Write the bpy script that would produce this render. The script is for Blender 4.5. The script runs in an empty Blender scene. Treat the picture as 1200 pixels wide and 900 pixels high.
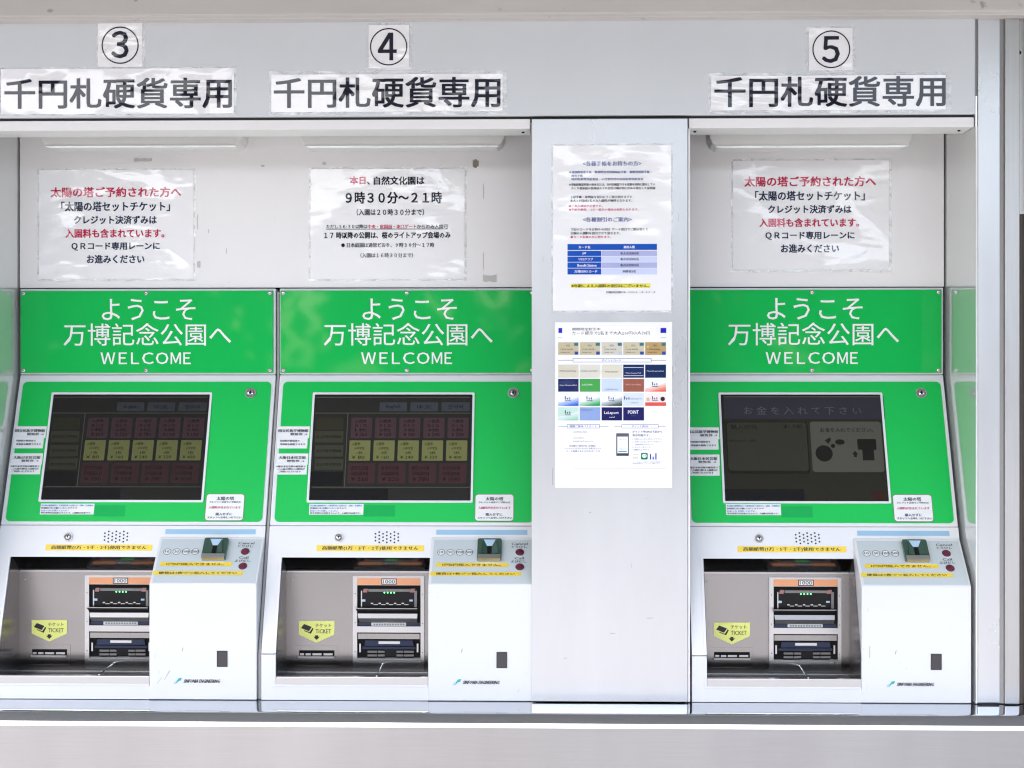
import bpy, bmesh, math, random
from mathutils import Vector, Matrix
random.seed(7)
S = bpy.context.scene
COL = S.collection
R = math.radians

# ------------------------------------------------------------------ camera, sky, sun, exposure
F_PX, CAM_D, CAM_H, YAW = 1750.0, 3.0, 1.5, R(1.31)      # focal length in pixels of a 1200 px wide picture
cd = bpy.data.cameras.new('camera'); cam = bpy.data.objects.new('camera', cd); COL.objects.link(cam)
cam.location = (0, -CAM_D, CAM_H); cam.rotation_euler = (R(90), 0, YAW)
cd.sensor_width = 36; cd.lens = 36*F_PX/1200; cd.clip_start = .05; cd.clip_end = 500
S.camera = cam
SUN_EL, SUN_AZ = R(52), R(205)                            # azimuth from +Y, clockwise: in front of the booth, a little left
w = bpy.data.worlds.new('World'); S.world = w; w.use_nodes = True
wn = w.node_tree.nodes; wl = w.node_tree.links
sky = wn.new('ShaderNodeTexSky'); sky.sky_type = 'NISHITA'; sky.sun_disc = False
sky.sun_elevation = SUN_EL; sky.sun_rotation = SUN_AZ; sky.dust_density = 4; sky.air_density = 1.0; sky.ozone_density = 1.0
wl.new(sky.outputs[0], wn['Background'].inputs[0]); wn['Background'].inputs[1].default_value = .15
sd = bpy.data.lights.new('sun', 'SUN'); sun = bpy.data.objects.new('sun', sd); COL.objects.link(sun)
sd.energy = 2.4; sd.angle = R(2); sd.color = (1, .97, .93)
sv = Vector((math.sin(SUN_AZ)*math.cos(SUN_EL), math.cos(SUN_AZ)*math.cos(SUN_EL), math.sin(SUN_EL)))
sun.rotation_euler = sv.to_track_quat('Z', 'Y').to_euler(); sun.location = (0, -6, 8)
vs = S.view_settings; vs.view_transform = 'Standard'; vs.look = 'None'; vs.gamma = 1; vs.exposure = 1.96
S.cycles.max_bounces = 8; S.cycles.diffuse_bounces = 5; S.cycles.use_denoising = True; S.cycles.filter_width = 1.2

# ------------------------------------------------------------------ measuring: photo pixel -> point on a real plane
RIGHT = Vector((math.cos(YAW), math.sin(YAW), 0)); FWD = Vector((-math.sin(YAW), math.cos(YAW), 0)); UP = Vector((0, 0, 1))
CAM = Vector((0, -CAM_D, CAM_H))
class Frame:
    def __init__(s, O, ux, uy):
        s.O = Vector(O); s.ux = Vector(ux).normalized(); s.uy = Vector(uy).normalized(); s.n = s.ux.cross(s.uy).normalized()
    def p(s, x, y, off=0): return s.O + s.ux*x + s.uy*y + s.n*off
    def px(s, u, v, dx=0):
        d = RIGHT*((u-600)/F_PX) + FWD + UP*((450-v)/F_PX)
        t = (s.O-CAM).dot(s.n)/d.dot(s.n); q = CAM + d*t - s.O
        return q.dot(s.ux)-dx, q.dot(s.uy)
    def R(s, u0, v0, u1, v1, dx=0):
        um, vm = (u0+u1)/2, (v0+v1)/2
        return (s.px(u0, vm, dx)[0], s.px(um, v1, dx)[1], s.px(u1, vm, dx)[0], s.px(um, v0, dx)[1])
def vert(Y): return Frame((0, Y, 0), (1, 0, 0), (0, 0, 1))

# ------------------------------------------------------------------ materials
def lin(c):
    c /= 255.0
    return c/12.92 if c <= .04045 else ((c+.055)/1.055)**2.4
def rgb(r, g, b): return (lin(r), lin(g), lin(b), 1)
def new_mat(name):
    m = bpy.data.materials.new(name); m.use_nodes = True
    return m, m.node_tree.nodes, m.node_tree.links, m.node_tree.nodes['Principled BSDF']
def noise(N, L, scale, detail=3, stretch=None, rough=.55):
    g = N.new('ShaderNodeNewGeometry'); mp = N.new('ShaderNodeMapping')
    L.new(g.outputs['Position'], mp.inputs['Vector'])
    if stretch: mp.inputs['Scale'].default_value = stretch
    n = N.new('ShaderNodeTexNoise'); n.inputs['Scale'].default_value = scale; n.inputs['Detail'].default_value = detail; n.inputs['Roughness'].default_value = rough
    L.new(mp.outputs[0], n.inputs['Vector']); return n
def ramp(N, L, src, stops):
    r = N.new('ShaderNodeValToRGB'); e = r.color_ramp.elements
    e[0].position, e[0].color = stops[0]; e[1].position, e[1].color = stops[-1]
    for p, c in stops[1:-1]:
        k = e.new(p); k.color = c
    L.new(src, r.inputs[0]); return r
def g4(v): return (v, v, v, 1)
def paint(name, col, rough=.35, metal=0, var=.06, dirt=0, bump=.0, scale=6, stretch=None, coat=0, spec=.5, specks=0):
    m, N, L, P = new_mat(name)
    P.inputs['Roughness'].default_value = rough; P.inputs['Metallic'].default_value = metal
    P.inputs['Coat Weight'].default_value = coat; P.inputs['Coat Roughness'].default_value = .04
    P.inputs['Specular IOR Level'].default_value = spec
    n = noise(N, L, scale, 4, stretch)
    lo = tuple(c*(1-var) for c in col[:3])+(1,)
    r = ramp(N, L, n.outputs['Fac'], [(.3, lo), (.7, col)])
    out = r.outputs[0]
    if dirt or specks:
        d = noise(N, L, 150 if specks else 30, 2)
        lo_s = .22 if specks else .3
        dr = ramp(N, L, d.outputs['Fac'], [(lo_s, g4(1)), (lo_s+.05, g4(0))])
        d2 = noise(N, L, 9, 2)
        dr2 = ramp(N, L, d2.outputs['Fac'], [(.5, g4(0)), (.62, g4(dirt or specks))])
        mu = N.new('ShaderNodeMath'); mu.operation = 'MULTIPLY'; L.new(dr.outputs[0], mu.inputs[0]); L.new(dr2.outputs[0], mu.inputs[1])
        mx = N.new('ShaderNodeMixRGB'); L.new(mu.outputs[0], mx.inputs[0]); L.new(out, mx.inputs[1]); mx.inputs[2].default_value = (.10, .085, .07, 1)
        out = mx.outputs[0]
    L.new(out, P.inputs['Base Color'])
    rr = N.new('ShaderNodeMapRange'); rr.inputs[3].default_value = rough*.85; rr.inputs[4].default_value = min(1, rough*1.2)
    L.new(n.outputs['Fac'], rr.inputs[0]); L.new(rr.outputs[0], P.inputs['Roughness'])
    if bump:
        b = N.new('ShaderNodeBump'); b.inputs['Strength'].default_value = bump; b.inputs['Distance'].default_value = .002
        L.new(n.outputs['Fac'], b.inputs['Height']); L.new(b.outputs[0], P.inputs['Normal'])
    return m
def brushed(name, col, rough=.3, axis='x', var=.12, aniso=.0, bump=.05, tan=None):
    m, N, L, P = new_mat(name)
    P.inputs['Metallic'].default_value = 1
    if tan:
        P.inputs['Anisotropic'].default_value = aniso; cv = N.new('ShaderNodeCombineXYZ')
        for i in range(3): cv.inputs[i].default_value = tan[i]
        L.new(cv.outputs[0], P.inputs['Tangent'])
    st = {'x': (2, 60, 160), 'z': (160, 60, 2)}[axis]
    n = noise(N, L, 3, 6, st, .7)
    n2 = noise(N, L, 2.2, 3, (2.5, 1, .25) if axis == 'x' else None)
    mx = N.new('ShaderNodeMath'); mx.operation = 'MULTIPLY'; L.new(n.outputs['Fac'], mx.inputs[0]); mx.inputs[1].default_value = .5
    ad = N.new('ShaderNodeMath'); ad.operation = 'MULTIPLY_ADD'; L.new(n2.outputs['Fac'], ad.inputs[0]); ad.inputs[1].default_value = .5; L.new(mx.outputs[0], ad.inputs[2])
    lo = tuple(c*(1-var) for c in col[:3])+(1,)
    r = ramp(N, L, (n2.outputs['Fac'] if tan == (1, 1, 0) else ad.outputs[0]), [(.3, lo), (.7, col)]); L.new(r.outputs[0], P.inputs['Base Color'])
    if tan == (1, 1, 0): P.inputs['Roughness'].default_value = rough; return m
    rr = N.new('ShaderNodeMapRange'); rr.inputs[3].default_value = rough*.75; rr.inputs[4].default_value = rough*1.25
    L.new(ad.outputs[0], rr.inputs[0]); L.new(rr.outputs[0], P.inputs['Roughness'])
    if bump:
        b = N.new('ShaderNodeBump'); b.inputs['Strength'].default_value = bump; b.inputs['Distance'].default_value = .001
        L.new(n.outputs['Fac'], b.inputs['Height']); L.new(b.outputs[0], P.inputs['Normal'])
    return m
def laminate(name, col, wrinkle=.5, rough=.5, scale=9, coat=1.0):
    """printed paper under a clear wrinkled film"""
    m, N, L, P = new_mat(name)
    P.inputs['Base Color'].default_value = col; P.inputs['Roughness'].default_value = rough
    P.inputs['Coat Weight'].default_value = coat; P.inputs['Coat Roughness'].default_value = .04; P.inputs['Specular IOR Level'].default_value = .1; P.inputs['Coat IOR'].default_value = 1.6
    n = noise(N, L, scale, 2, (.8, 1, 2.0)); n2 = noise(N, L, 5.5, 1)
    k = ramp(N, L, n2.outputs['Fac'], [(.46, g4(.10)), (.66, g4(1))])
    ad = N.new('ShaderNodeMath'); ad.operation = 'MULTIPLY'; L.new(n.outputs['Fac'], ad.inputs[0]); L.new(k.outputs[0], ad.inputs[1])
    b = N.new('ShaderNodeBump'); b.inputs['Strength'].default_value = wrinkle; b.inputs['Distance'].default_value = .02
    L.new(ad.outputs[0], b.inputs['Height']); L.new(b.outputs[0], P.inputs['Coat Normal'])
    return m
def film_mat():
    m, N, L, P = new_mat('clear_film')
    out = N['Material Output']; N.remove(P)
    tr = N.new('ShaderNodeBsdfTransparent'); tr.inputs[0].default_value = (.98, .985, .985, 1)
    df = N.new('ShaderNodeBsdfDiffuse'); df.inputs[0].default_value = (.93, .94, .95, 1)
    gl = N.new('ShaderNodeBsdfAnisotropic'); gl.inputs['Roughness'].default_value = .12; gl.inputs[0].default_value = (.9, .9, .9, 1)
    n = noise(N, L, 18, 2, (1, 1, 1.5)); b = N.new('ShaderNodeBump'); b.inputs['Strength'].default_value = .4; b.inputs['Distance'].default_value = .012
    L.new(n.outputs['Fac'], b.inputs['Height']); L.new(b.outputs[0], gl.inputs['Normal'])
    r = ramp(N, L, n.outputs['Fac'], [(.42, g4(.15)), (.62, g4(.8))])
    m1 = N.new('ShaderNodeMixShader'); m1.inputs[0].default_value = .12; L.new(df.outputs[0], m1.inputs[1]); L.new(gl.outputs[0], m1.inputs[2])
    mx = N.new('ShaderNodeMixShader'); L.new(r.outputs[0], mx.inputs[0]); L.new(tr.outputs[0], mx.inputs[1]); L.new(m1.outputs[0], mx.inputs[2])
    L.new(mx.outputs[0], out.inputs['Surface']); return m
def screen_mat(name, col, em):
    m, N, L, P = new_mat(name)
    P.inputs['Base Color'].default_value = tuple(c*.3 for c in col[:3])+(1,); P.inputs['Roughness'].default_value = .25; P.inputs['Specular IOR Level'].default_value = .1
    P.inputs['Emission Color'].default_value = col; P.inputs['Emission Strength'].default_value = em
    P.inputs['Coat Weight'].default_value = .3; P.inputs['Coat Roughness'].default_value = .03
    return m
def ink(name, col, rough=.45): return paint(name, col, rough, var=.08, scale=40)

M = {}
M['white'] = paint('white_machine_paint', (.71, .728, .75, 1), .32, var=.03, scale=3, specks=.5)
M['header'] = paint('pale_grey_panel_paint', (.70, .72, .74, 1), .4, metal=.15, var=.06, scale=2.5, specks=.8, stretch=(1, 1, .6))
M['pillar'] = paint('satin_pillar_panel', (.70, .708, .725, 1), .28, metal=.65, var=.09, scale=7, specks=.7, stretch=(1, 1, .3), bump=.06)
M['beam'] = paint('weathered_beam_paint', (.60, .57, .54, 1), .6, var=.10, scale=5, dirt=.5, stretch=(.6, 1, 2))
M['alcove'] = paint('alcove_enamel', (.86, .84, .835, 1), .4, var=.03, scale=4, specks=.35)
M['side'] = paint('polished_side_panel', (.74, .75, .74, 1), .05, metal=.5, var=.02)
M['post'] = brushed('brushed_post_steel', (.62, .61, .60, 1), .38, 'z', .2)
M['steel'] = brushed('brushed_counter_steel', (.47, .46, .464, 1), .34, 'x', .18, .8, .05, (0, 0, 1))
M['polished'] = brushed('polished_counter_steel', (.58, .61, .66, 1), .05, 'x', .05, bump=.01)
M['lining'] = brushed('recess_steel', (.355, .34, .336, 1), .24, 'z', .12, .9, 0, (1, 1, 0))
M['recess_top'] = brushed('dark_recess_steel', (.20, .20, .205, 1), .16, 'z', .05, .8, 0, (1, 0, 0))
M['flap'] = brushed('satin_flap_steel', (.36, .36, .365, 1), .34, 'x', .1, .8, .02, (0, 0, 1))
M['plate'] = brushed('light_plate_steel', (.60, .60, .61, 1), .28, 'z', .04, .9, 0, (1, 1, 0))
M['chrome'] = brushed('bright_metal', (.75, .75, .75, 1), .15, 'x', .05)
M['gap'] = paint('dark_gap_rubber', (.028, .027, .028, 1), .7)
M['rubber'] = paint('grey_seal', (.20, .195, .19, 1), .6)
M['seam'] = paint('pale_seal', (.36, .355, .35, 1), .6)
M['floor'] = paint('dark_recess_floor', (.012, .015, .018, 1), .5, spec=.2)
M['green'] = paint('green_acrylic', (.004, .50, .085, 1), .35, var=.02, scale=3, coat=.25, spec=.2)
M['green_gloss'] = paint('green_gloss_acrylic', (.004, .48, .085, 1), .30, var=.02, scale=3, coat=1, spec=.1)
M['green_old'] = paint('sticker_residue_green', (.012, .40, .09, 1), .6, spec=.1)
M['white_print'] = paint('white_lettering', (.86, .88, .88, 1), .3, var=.01, coat=1)
M['black'] = paint('black_plastic', (.012, .012, .013, 1), .3, spec=.2)
M['black_matt'] = paint('black_matt', (.006, .006, .006, 1), .7, spec=.2)
M['navy_plastic'] = paint('navy_plastic', (.035, .045, .085, 1), .35, spec=.2)
M['sky_blue'] = paint('light_blue_strip', (.27, .47, .63, 1), .4, var=.03)
M['coin_grey'] = paint('pale_grey_deck', (.54, .60, .62, 1), .4, var=.03, scale=5)
M['dark_green'] = paint('dark_green_slot', (.035, .085, .06, 1), .25, coat=.5)
M['maroon'] = paint('maroon_button', (.12, .008, .035, 1), .3, coat=.5)
M['orange'] = paint('orange_label', (.76, .34, .17, 1), .4, var=.04)
M['pink'] = paint('dusty_pink_plastic', (.35, .17, .17, 1), .4)
M['yellow'] = paint('yellow_tape', (.84, .62, .05, 1), .4, var=.05, scale=12)
M['lime'] = paint('lime_sign', (.82, .86, .24, 1), .4, var=.03)
M['led'] = screen_mat('green_led', (.1, 1, .2, 1), 2.0)
M['sticker'] = paint('sticker_paper', (.78, .80, .81, 1), .45, var=.04, scale=20)
M['brown'] = ink('brown_print', rgb(120, 90, 80))
M['ink'] = ink('black_print', (.012, .012, .018, 1))
M['ink_blue'] = ink('blue_print', (.05, .25, .60, 1))
M['ink_red'] = ink('red_print', (.50, .02, .06, 1))
M['teal'] = ink('teal_print', (.03, .42, .42, 1))
M['paleblue'] = ink('pale_blue_print', (.45, .62, .80, 1))
M['film'] = film_mat()
M['paper'] = laminate('laminated_paper', (.92, .91, .92, 1), .32)
M['paper_flat'] = laminate('poster_paper', (.92, .92, .94, 1), .15, coat=.6)
M['lam_ink'] = laminate('laminated_black', (.010, .010, .026, 1), .32, coat=.6)
M['lam_red'] = laminate('laminated_red', (.55, .018, .085, 1), .32)
M['lam_navy'] = laminate('laminated_navy', (.02, .03, .08, 1), .32)
M['lam_blue'] = laminate('laminated_blue', (.09, .13, .33, 1), .4)
M['p_ink'] = laminate('poster_black', (.015, .015, .05, 1), .15)
def pc(r, g, b):
    k = 'print_%d_%d_%d' % (r, g, b)
    if k not in M: M[k] = laminate('printed_colour', rgb(r, g, b), .15, coat=.6)
    return M[k]

# ------------------------------------------------------------------ mesh helpers
_tc = {}
def text_mesh(s, bold):
    k = (s, bold)
    if k in _tc: return _tc[k]
    c = bpy.data.curves.new('lettering_curve', 'FONT'); c.body = s; c.resolution_u = 2 if len(s) < 14 else 1; c.offset = min(bold, 0)
    o = bpy.data.objects.new('lettering_curve', c); COL.objects.link(o)
    me = bpy.data.meshes.new_from_object(o.evaluated_get(bpy.context.evaluated_depsgraph_get()))
    vs_ = [(v.co.x, v.co.y) for v in me.vertices]; fs = [tuple(p.vertices) for p in me.polygons]
    bpy.data.objects.remove(o); bpy.data.curves.remove(c); bpy.data.meshes.remove(me)
    x0 = min(v[0] for v in vs_); x1 = max(v[0] for v in vs_); y0 = min(v[1] for v in vs_); y1 = max(v[1] for v in vs_)
    _tc[k] = ([((x-x0)/(x1-x0), (y-y0)/(y1-y0)) for x, y in vs_], fs, (x1-x0)/(y1-y0))
    return _tc[k]
def rrect(x0, y0, x1, y1, r=0, seg=4):
    if r <= 0: return [(x0, y0), (x1, y0), (x1, y1), (x0, y1)]
    pts = []
    for cx, cy, a0 in ((x1-r, y0+r, -90), (x1-r, y1-r, 0), (x0+r, y1-r, 90), (x0+r, y0+r, 180)):
        for i in range(seg+1):
            a = R(a0+90*i/seg); pts.append((cx+r*math.cos(a), cy+r*math.sin(a)))
    return pts
def circle(cx, cy, rx, ry=None, n=24):
    ry = ry or rx
    return [(cx+rx*math.cos(2*math.pi*i/n), cy+ry*math.sin(2*math.pi*i/n)) for i in range(n)]
class MB:
    def __init__(s): s.v = []; s.f = []; s.mi = []; s.ms = []
    def m(s, mat):
        if mat not in s.ms: s.ms.append(mat)
        return s.ms.index(mat)
    def add(s, vs_, fs, mat):
        b = len(s.v); s.v += [Vector(v) for v in vs_]; i = s.m(mat)
        for f in fs: s.f.append(tuple(b+k for k in f)); s.mi.append(i)
    def flat(s, fr, pts, off, mat): s.add([fr.p(x, y, off) for x, y in pts], [tuple(range(len(pts)))], mat)
    def slab(s, fr, pts, o0, o1, mat, side=None):
        n = len(pts)
        s.add([fr.p(x, y, o1) for x, y in pts], [tuple(range(n))], mat)
        s.add([fr.p(x, y, o0) for x, y in pts], [tuple(range(n-1, -1, -1))], side or mat)
        s.add([fr.p(x, y, o0) for x, y in pts]+[fr.p(x, y, o1) for x, y in pts], [(i, (i+1) % n, n+(i+1) % n, n+i) for i in range(n)], side or mat)
    def solid(s, fr, pts, o0, o1, mat):          # closed, welded: takes a bevel
        n = len(pts)
        s.add([fr.p(x, y, o0) for x, y in pts]+[fr.p(x, y, o1) for x, y in pts],
              [tuple(range(n, 2*n)), tuple(range(n-1, -1, -1))]+[(i, (i+1) % n, n+(i+1) % n, n+i) for i in range(n)], mat)
    def ring(s, fr, outer, inner, o0, o1, mat):
        n = len(outer)
        A = [fr.p(x, y, o1) for x, y in outer]; B = [fr.p(x, y, o1) for x, y in inner]
        C = [fr.p(x, y, o0) for x, y in outer]; D = [fr.p(x, y, o0) for x, y in inner]
        fs = []
        for i in range(n):
            j = (i+1) % n
            fs += [(i, j, n+j, n+i), (2*n+i, 2*n+j, j, i), (n+i, n+j, 3*n+j, 3*n+i)]
        s.add(A+B+C+D, fs, mat)
    def prism(s, prof, x0, x1, mat):             # profile in (Y, Z), wound so that +X is the far cap
        n = len(prof)
        s.add([(x0, y, z) for y, z in prof]+[(x1, y, z) for y, z in prof],
              [tuple(range(n-1, -1, -1)), tuple(range(n, 2*n))]+[(i, (i+1) % n, n+(i+1) % n, n+i) for i in range(n)], mat)
    def box(s, x0, x1, y0, y1, z0, z1, mat): s.prism([(y0, z0), (y1, z0), (y1, z1), (y0, z1)], x0, x1, mat)
    def text(s, fr, t, box, off, mat, bold=0.0, skew=0):
        vs_, fs, asp = text_mesh(t, min(bold, 0)); x0, y0, x1, y1 = box
        q = max(bold, 0)*(y1-y0); dirs = [(0, 0)] if q <= 0 else [(-1, 0), (1, 0)] if y1-y0 < .012 else [(-1, -.7), (1, -.7), (1, .7), (-1, .7)]
        x0 += q; x1 -= q
        for k, (ax, ay) in enumerate(dirs):      # a heavier weight: the outline laid down again, a hair apart
            s.add([fr.p(x0+(x1-x0)*x+skew*(y1-y0)*(y-.5)+ax*q, y0+(y1-y0)*y+ay*q, off+.00004*k) for x, y in vs_], fs, mat)
    def dome(s, fr, cx, cy, r, h, off, mat, n=16):
        rings = [(r, 0), (r*.86, h*.55), (r*.5, h*.9)]
        vs_ = []
        for rr, hh in rings: vs_ += [fr.p(cx+rr*math.cos(2*math.pi*i/n), cy+rr*math.sin(2*math.pi*i/n), off+hh) for i in range(n)]
        vs_.append(fr.p(cx, cy, off+h)); fs = []
        for k in range(2): fs += [(k*n+i, k*n+(i+1) % n, (k+1)*n+(i+1) % n, (k+1)*n+i) for i in range(n)]
        fs += [(2*n+i, 2*n+(i+1) % n, 3*n) for i in range(n)]
        s.add(vs_, fs, mat)
    def rod(s, a, b, r, mat, n=8):
        a, b = Vector(a), Vector(b); d = (b-a).normalized(); e = d.cross(Vector((.3, .2, .9))).normalized(); g = d.cross(e)
        vs_ = [p+e*r*math.cos(2*math.pi*i/n)+g*r*math.sin(2*math.pi*i/n) for p in (a, b) for i in range(n)]
        s.add(vs_, [(i, (i+1) % n, n+(i+1) % n, n+i) for i in range(n)]+[tuple(range(n-1, -1, -1)), tuple(range(n, 2*n))], mat)
    def build(s, name, parent=None, base=(0, 0, 0), bevel=0, seg=2):
        base = Vector(base)
        me = bpy.data.meshes.new(name); me.from_pydata([v-base for v in s.v], [], s.f)
        for m in s.ms: me.materials.append(m)
        me.polygons.foreach_set('material_index', s.mi); me.update()
        o = bpy.data.objects.new(name, me); COL.objects.link(o)
        if parent: o.parent = parent; 
        else: o.location = base
        if bevel:
            b = o.modifiers.new('bevel', 'BEVEL'); b.width = bevel; b.segments = seg; b.limit_method = 'ANGLE'; b.angle_limit = R(25)
        return o
def tag(o, label=None, cat=None, group=None, kind=None):
    for k, v in (('label', label), ('category', cat), ('group', group), ('kind', kind)):
        if v: o[k] = v
    return o
def empty(name, loc):
    o = bpy.data.objects.new(name, None); COL.objects.link(o); o.location = loc; o.empty_display_size = .1; return o
def copy_tree(o, parent=None, skip=()):
    c = o.copy(); COL.objects.link(c)
    if parent: c.parent = parent
    for ch in [x for x in bpy.data.objects if x.parent == o]:
        if ch.name.split('.')[0] not in skip: copy_tree(ch, c, skip)
    return c

# ------------------------------------------------------------------ planes of the place
F0 = vert(0.0); FA = vert(.23); FB = vert(.22); FP = vert(.01); FX = vert(.0082); FR = vert(.13)
Z_CT = .860
TAN = .3717; TH = math.atan(TAN)
def Yf(z): return .01+(z-.953)*TAN
FF = Frame((0, .01, .953), (1, 0, 0), (0, math.sin(TH), math.cos(TH)))       # the leaning front of the machines
ZA, ZB = 1.094, 1.180
FC = Frame((0, .01, ZA), (1, 0, 0), (0, Yf(ZB)-.01, ZB-ZA))                  # the sloping coin deck
DX = {3: -.566, 4: 0.0, 5: .870}
X_OPEN_L, X_PIL_L, X_PIL_R, X_OPEN_R = -1.150, -.030, .2835, .8575

# ------------------------------------------------------------------ ground, and unseen greenery added for the panels to reflect
g = MB(); g.add([(-150, -150, 0), (150, -150, 0), (150, 150, 0), (-150, 150, 0)], [(0, 1, 2, 3)], paint('plaza_paving', (.24, .238, .24, 1), .8, var=.2, scale=2.5))
tag(g.build('ground'), kind='structure')
leaf = paint('leaf_green', (.05, .085, .03, 1), .6, var=.5, scale=1.5)
t = MB()
for k in range(16):
    cx = -30+60*k/15+random.uniform(-1.5, 1.5); cy = -24+random.uniform(-3, 3); h = random.uniform(4.5, 8.5)
    t.rod((cx, cy, 0), (cx+.2, cy, h*.6), .18, leaf, 6)
    for i in range(260):
        a = random.uniform(0, 6.28); b = math.acos(random.uniform(-1, 1)); rr = random.uniform(.55, 1)*h*.42
        p = Vector((cx+rr*math.cos(a)*math.sin(b), cy+rr*math.sin(a)*math.sin(b), h*.6+rr*.95*math.cos(b)))
        u = Vector((random.gauss(0, 1), random.gauss(0, 1), random.gauss(0, 1))).normalized(); v = u.cross(Vector((.3, .7, .2))).normalized()
        q = random.uniform(.25, .6); t.add([p-u*q, p+v*q*.7, p+u*q, p-v*q*.7], [(0, 1, 2, 3)], leaf)
for k in range(46):  # low bushes, put in to darken the reflections near the horizon
    cx = -32+64*k/45+random.uniform(-.5, .5); cy = -19+random.uniform(-1.5, 1.5); h = random.choice((1.2, 2.4, 3.0, 3.4, 3.8))
    for i in range(150):
        p = Vector((cx+random.gauss(0, .75), cy+random.gauss(0, .5), random.uniform(.1, h)))
        u = Vector((random.gauss(0, 1), random.gauss(0, 1), random.gauss(0, 1))).normalized(); v = u.cross(Vector((.3, .7, .2))).normalized()
        q = random.uniform(.15, .35); t.add([p-u*q, p+v*q*.7, p+u*q, p-v*q*.7], [(0, 1, 2, 3)], leaf)
tag(t.build('woods'), 'unseen line of leafy trees and bushes added for the panel reflections', kind='stuff')

# ------------------------------------------------------------------ ticket booth (the building front)
booth = empty('ticket_booth', (0, 0, 0))
tag(booth, 'pale metal ticket office front with two machine alcoves and a grey header', 'ticket booth')
def zf(v, Y=0): return FA.px(0, v)[1] if Y == .23 else vert(Y).px(640, v)[1]
Z_HT, Z_HB = zf(22.5), zf(135.5)
Z_LT, Z_LB = zf(138.5), zf(150)
b = MB(); b.box(-1.9, X_OPEN_R-.002, 0, .012, Z_HB, Z_HT, M['header']); b.build('header_panel', booth, bevel=.001)
b = MB(); b.box(X_PIL_L+.001, X_PIL_R, 0, .008, Z_CT+.0025, zf(137.5)-.003, M['pillar']); b.build('pillar_panel', booth, bevel=.0012)
b = MB(); b.box(-1.9, X_OPEN_L-.003, 0, .012, Z_CT+.004, Z_HB-.006, M['pillar']); b.build('end_panel', booth, bevel=.0012)
b = MB(); b.box(X_OPEN_R+.004, .9045, 0, .012, Z_CT+.004, Z_HT, M['pillar']); b.build('end_panel', booth, bevel=.0012)
b = MB()                                                     # dark core seen in the joints
b.box(-1.9, 1.8, .0125, .03, Z_LT-.004, Z_HT+.01, M['gap']); b.box(-.004, X_PIL_R-.006, .0085, .40, Z_CT, Z_LT-.0045, M['gap'])
b.box(X_PIL_L+.004, X_PIL_R-.003, .0085, .0110, Z_CT, Z_LT-.0045, M['gap'])
b.box(X_OPEN_R+.0035, 1.8, .0125, .40, Z_CT, Z_LT-.0045, M['rubber']); b.box(X_OPEN_R-.0015, X_OPEN_R+.0035, .006, .0124, Z_LT+.002, Z_HT, M['seam']); b.box(.9050, .9140, .006, .0124, Z_CT+.002, Z_HT, M['seam']); b.box(-1.9, X_OPEN_L-.0035, .0125, .40, Z_CT, Z_LT-.0045, M['gap'])
b.box(-1.9, 1.8, .40, .42, Z_CT, 2.6, M['gap']); b.box(-1.9, 1.8, .0, .42, 0, Z_CT-.05, M['gap'])
b.prism([(.016, Z_CT+.001), (.016, .953), (Yf(1.519)+.006, 1.519), (Yf(1.519)+.006, 1.70), (.39, 1.70), (.39, Z_CT+.001)][::-1], -.5835, -.5785, M['seam'])
b.build('wall_core', booth)
b = MB(); b.prism([(-.030, zf(20.5, -.03)), (.03, zf(20.5, -.03)), (.03, 2.6), (-.036, 2.6), (-.036, zf(16, -.03)), (-.030, zf(16, -.03))][::-1], -2.2, 2.2, M['beam'])
b.build('top_beam', booth, bevel=.0015)
b = MB(); b.box(-2.6, 2.6, -2.2, .5, 2.6, 2.72, paint('soffit_paint', (.34, .34, .335, 1), .6)); b.build('canopy', booth, bevel=.01)
# corner post and the jamb at the right end
b = MB(); b.box(.9145, .9435, -.002, .02, Z_CT+.002, zf(14.5), M['post']); b.box(.955, 1.05, -.012, .02, Z_CT+.002, zf(14.5), M['post'])
b.build('corner_post', booth, bevel=.0015)
b = MB(); b.box(.9445, .9540, .004, .02, zf(252), zf(14.5), M['post']); b.box(.9445, .954, .008, .02, Z_CT+.002, zf(252)-.001, paint('brown_jamb', (.10, .085, .075, 1), .6))
b.dome(F0, *F0.px(1195, 61), .0045, .002, -.004, M['black'])
b.build('jamb_channel', booth)
# alcoves
for (x0, x1, right) in ((X_OPEN_L, -.006, False), (X_PIL_R+.001, X_OPEN_R, True)):
    b = MB(); b.box(x0+.003, x1-.003, .23, .24, 1.7095, 2.075, M['alcove']); b.build('alcove_back', booth)
    b = MB()
    if right: b.box(x1, x1+.003, .003, .40, Z_CT+.002, 2.075, M['side'])
    else: b.box(x0-.003, x0, .003, .40, Z_CT+.002, 2.075, M['side'])
    b.build('alcove_side', booth)
    xe = X_PIL_L-.002 if not right else x1-.0015; xs = x0+.0015 if not right else X_PIL_R+.003
    b = MB(); b.solid(F0, rrect(xs, Z_LB, xe, Z_LT), -.09, -.008, M['alcove'])
    o = b.build('alcove_lip', booth, bevel=.0012)
    s = MB()
    for u in ((814, 1123) if right else (613,)):
        sx = vert(.05).px(u, 153)[0]; fr = Frame((sx, .045, Z_LB), (1, 0, 0), (0, -1, 0)); fr.n = Vector((0, 0, -1))
        s = MB(); s.dome(fr, 0, 0, .0035, .003, 0, M['black'], 8); s.build('screw', o)
    if right:
        b = MB(); b.box(X_PIL_R+.0012, X_PIL_R+.0052, .004, .03, Z_CT+.002, Z_LB-.001, M['alcove']); b.build('jamb_edge', booth, bevel=.001)
    b = MB(); b.box(x0, x1, .10, .40, 2.078, 2.09, M['alcove']); b.build('alcove_ceiling', booth)
    if right:
        b = MB(); b.box(x1+.0003, x1+.0028, -.0005, .0028, Z_CT+.004, Z_LB, M['white_print']); b.build('jamb_edge', booth)
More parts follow.
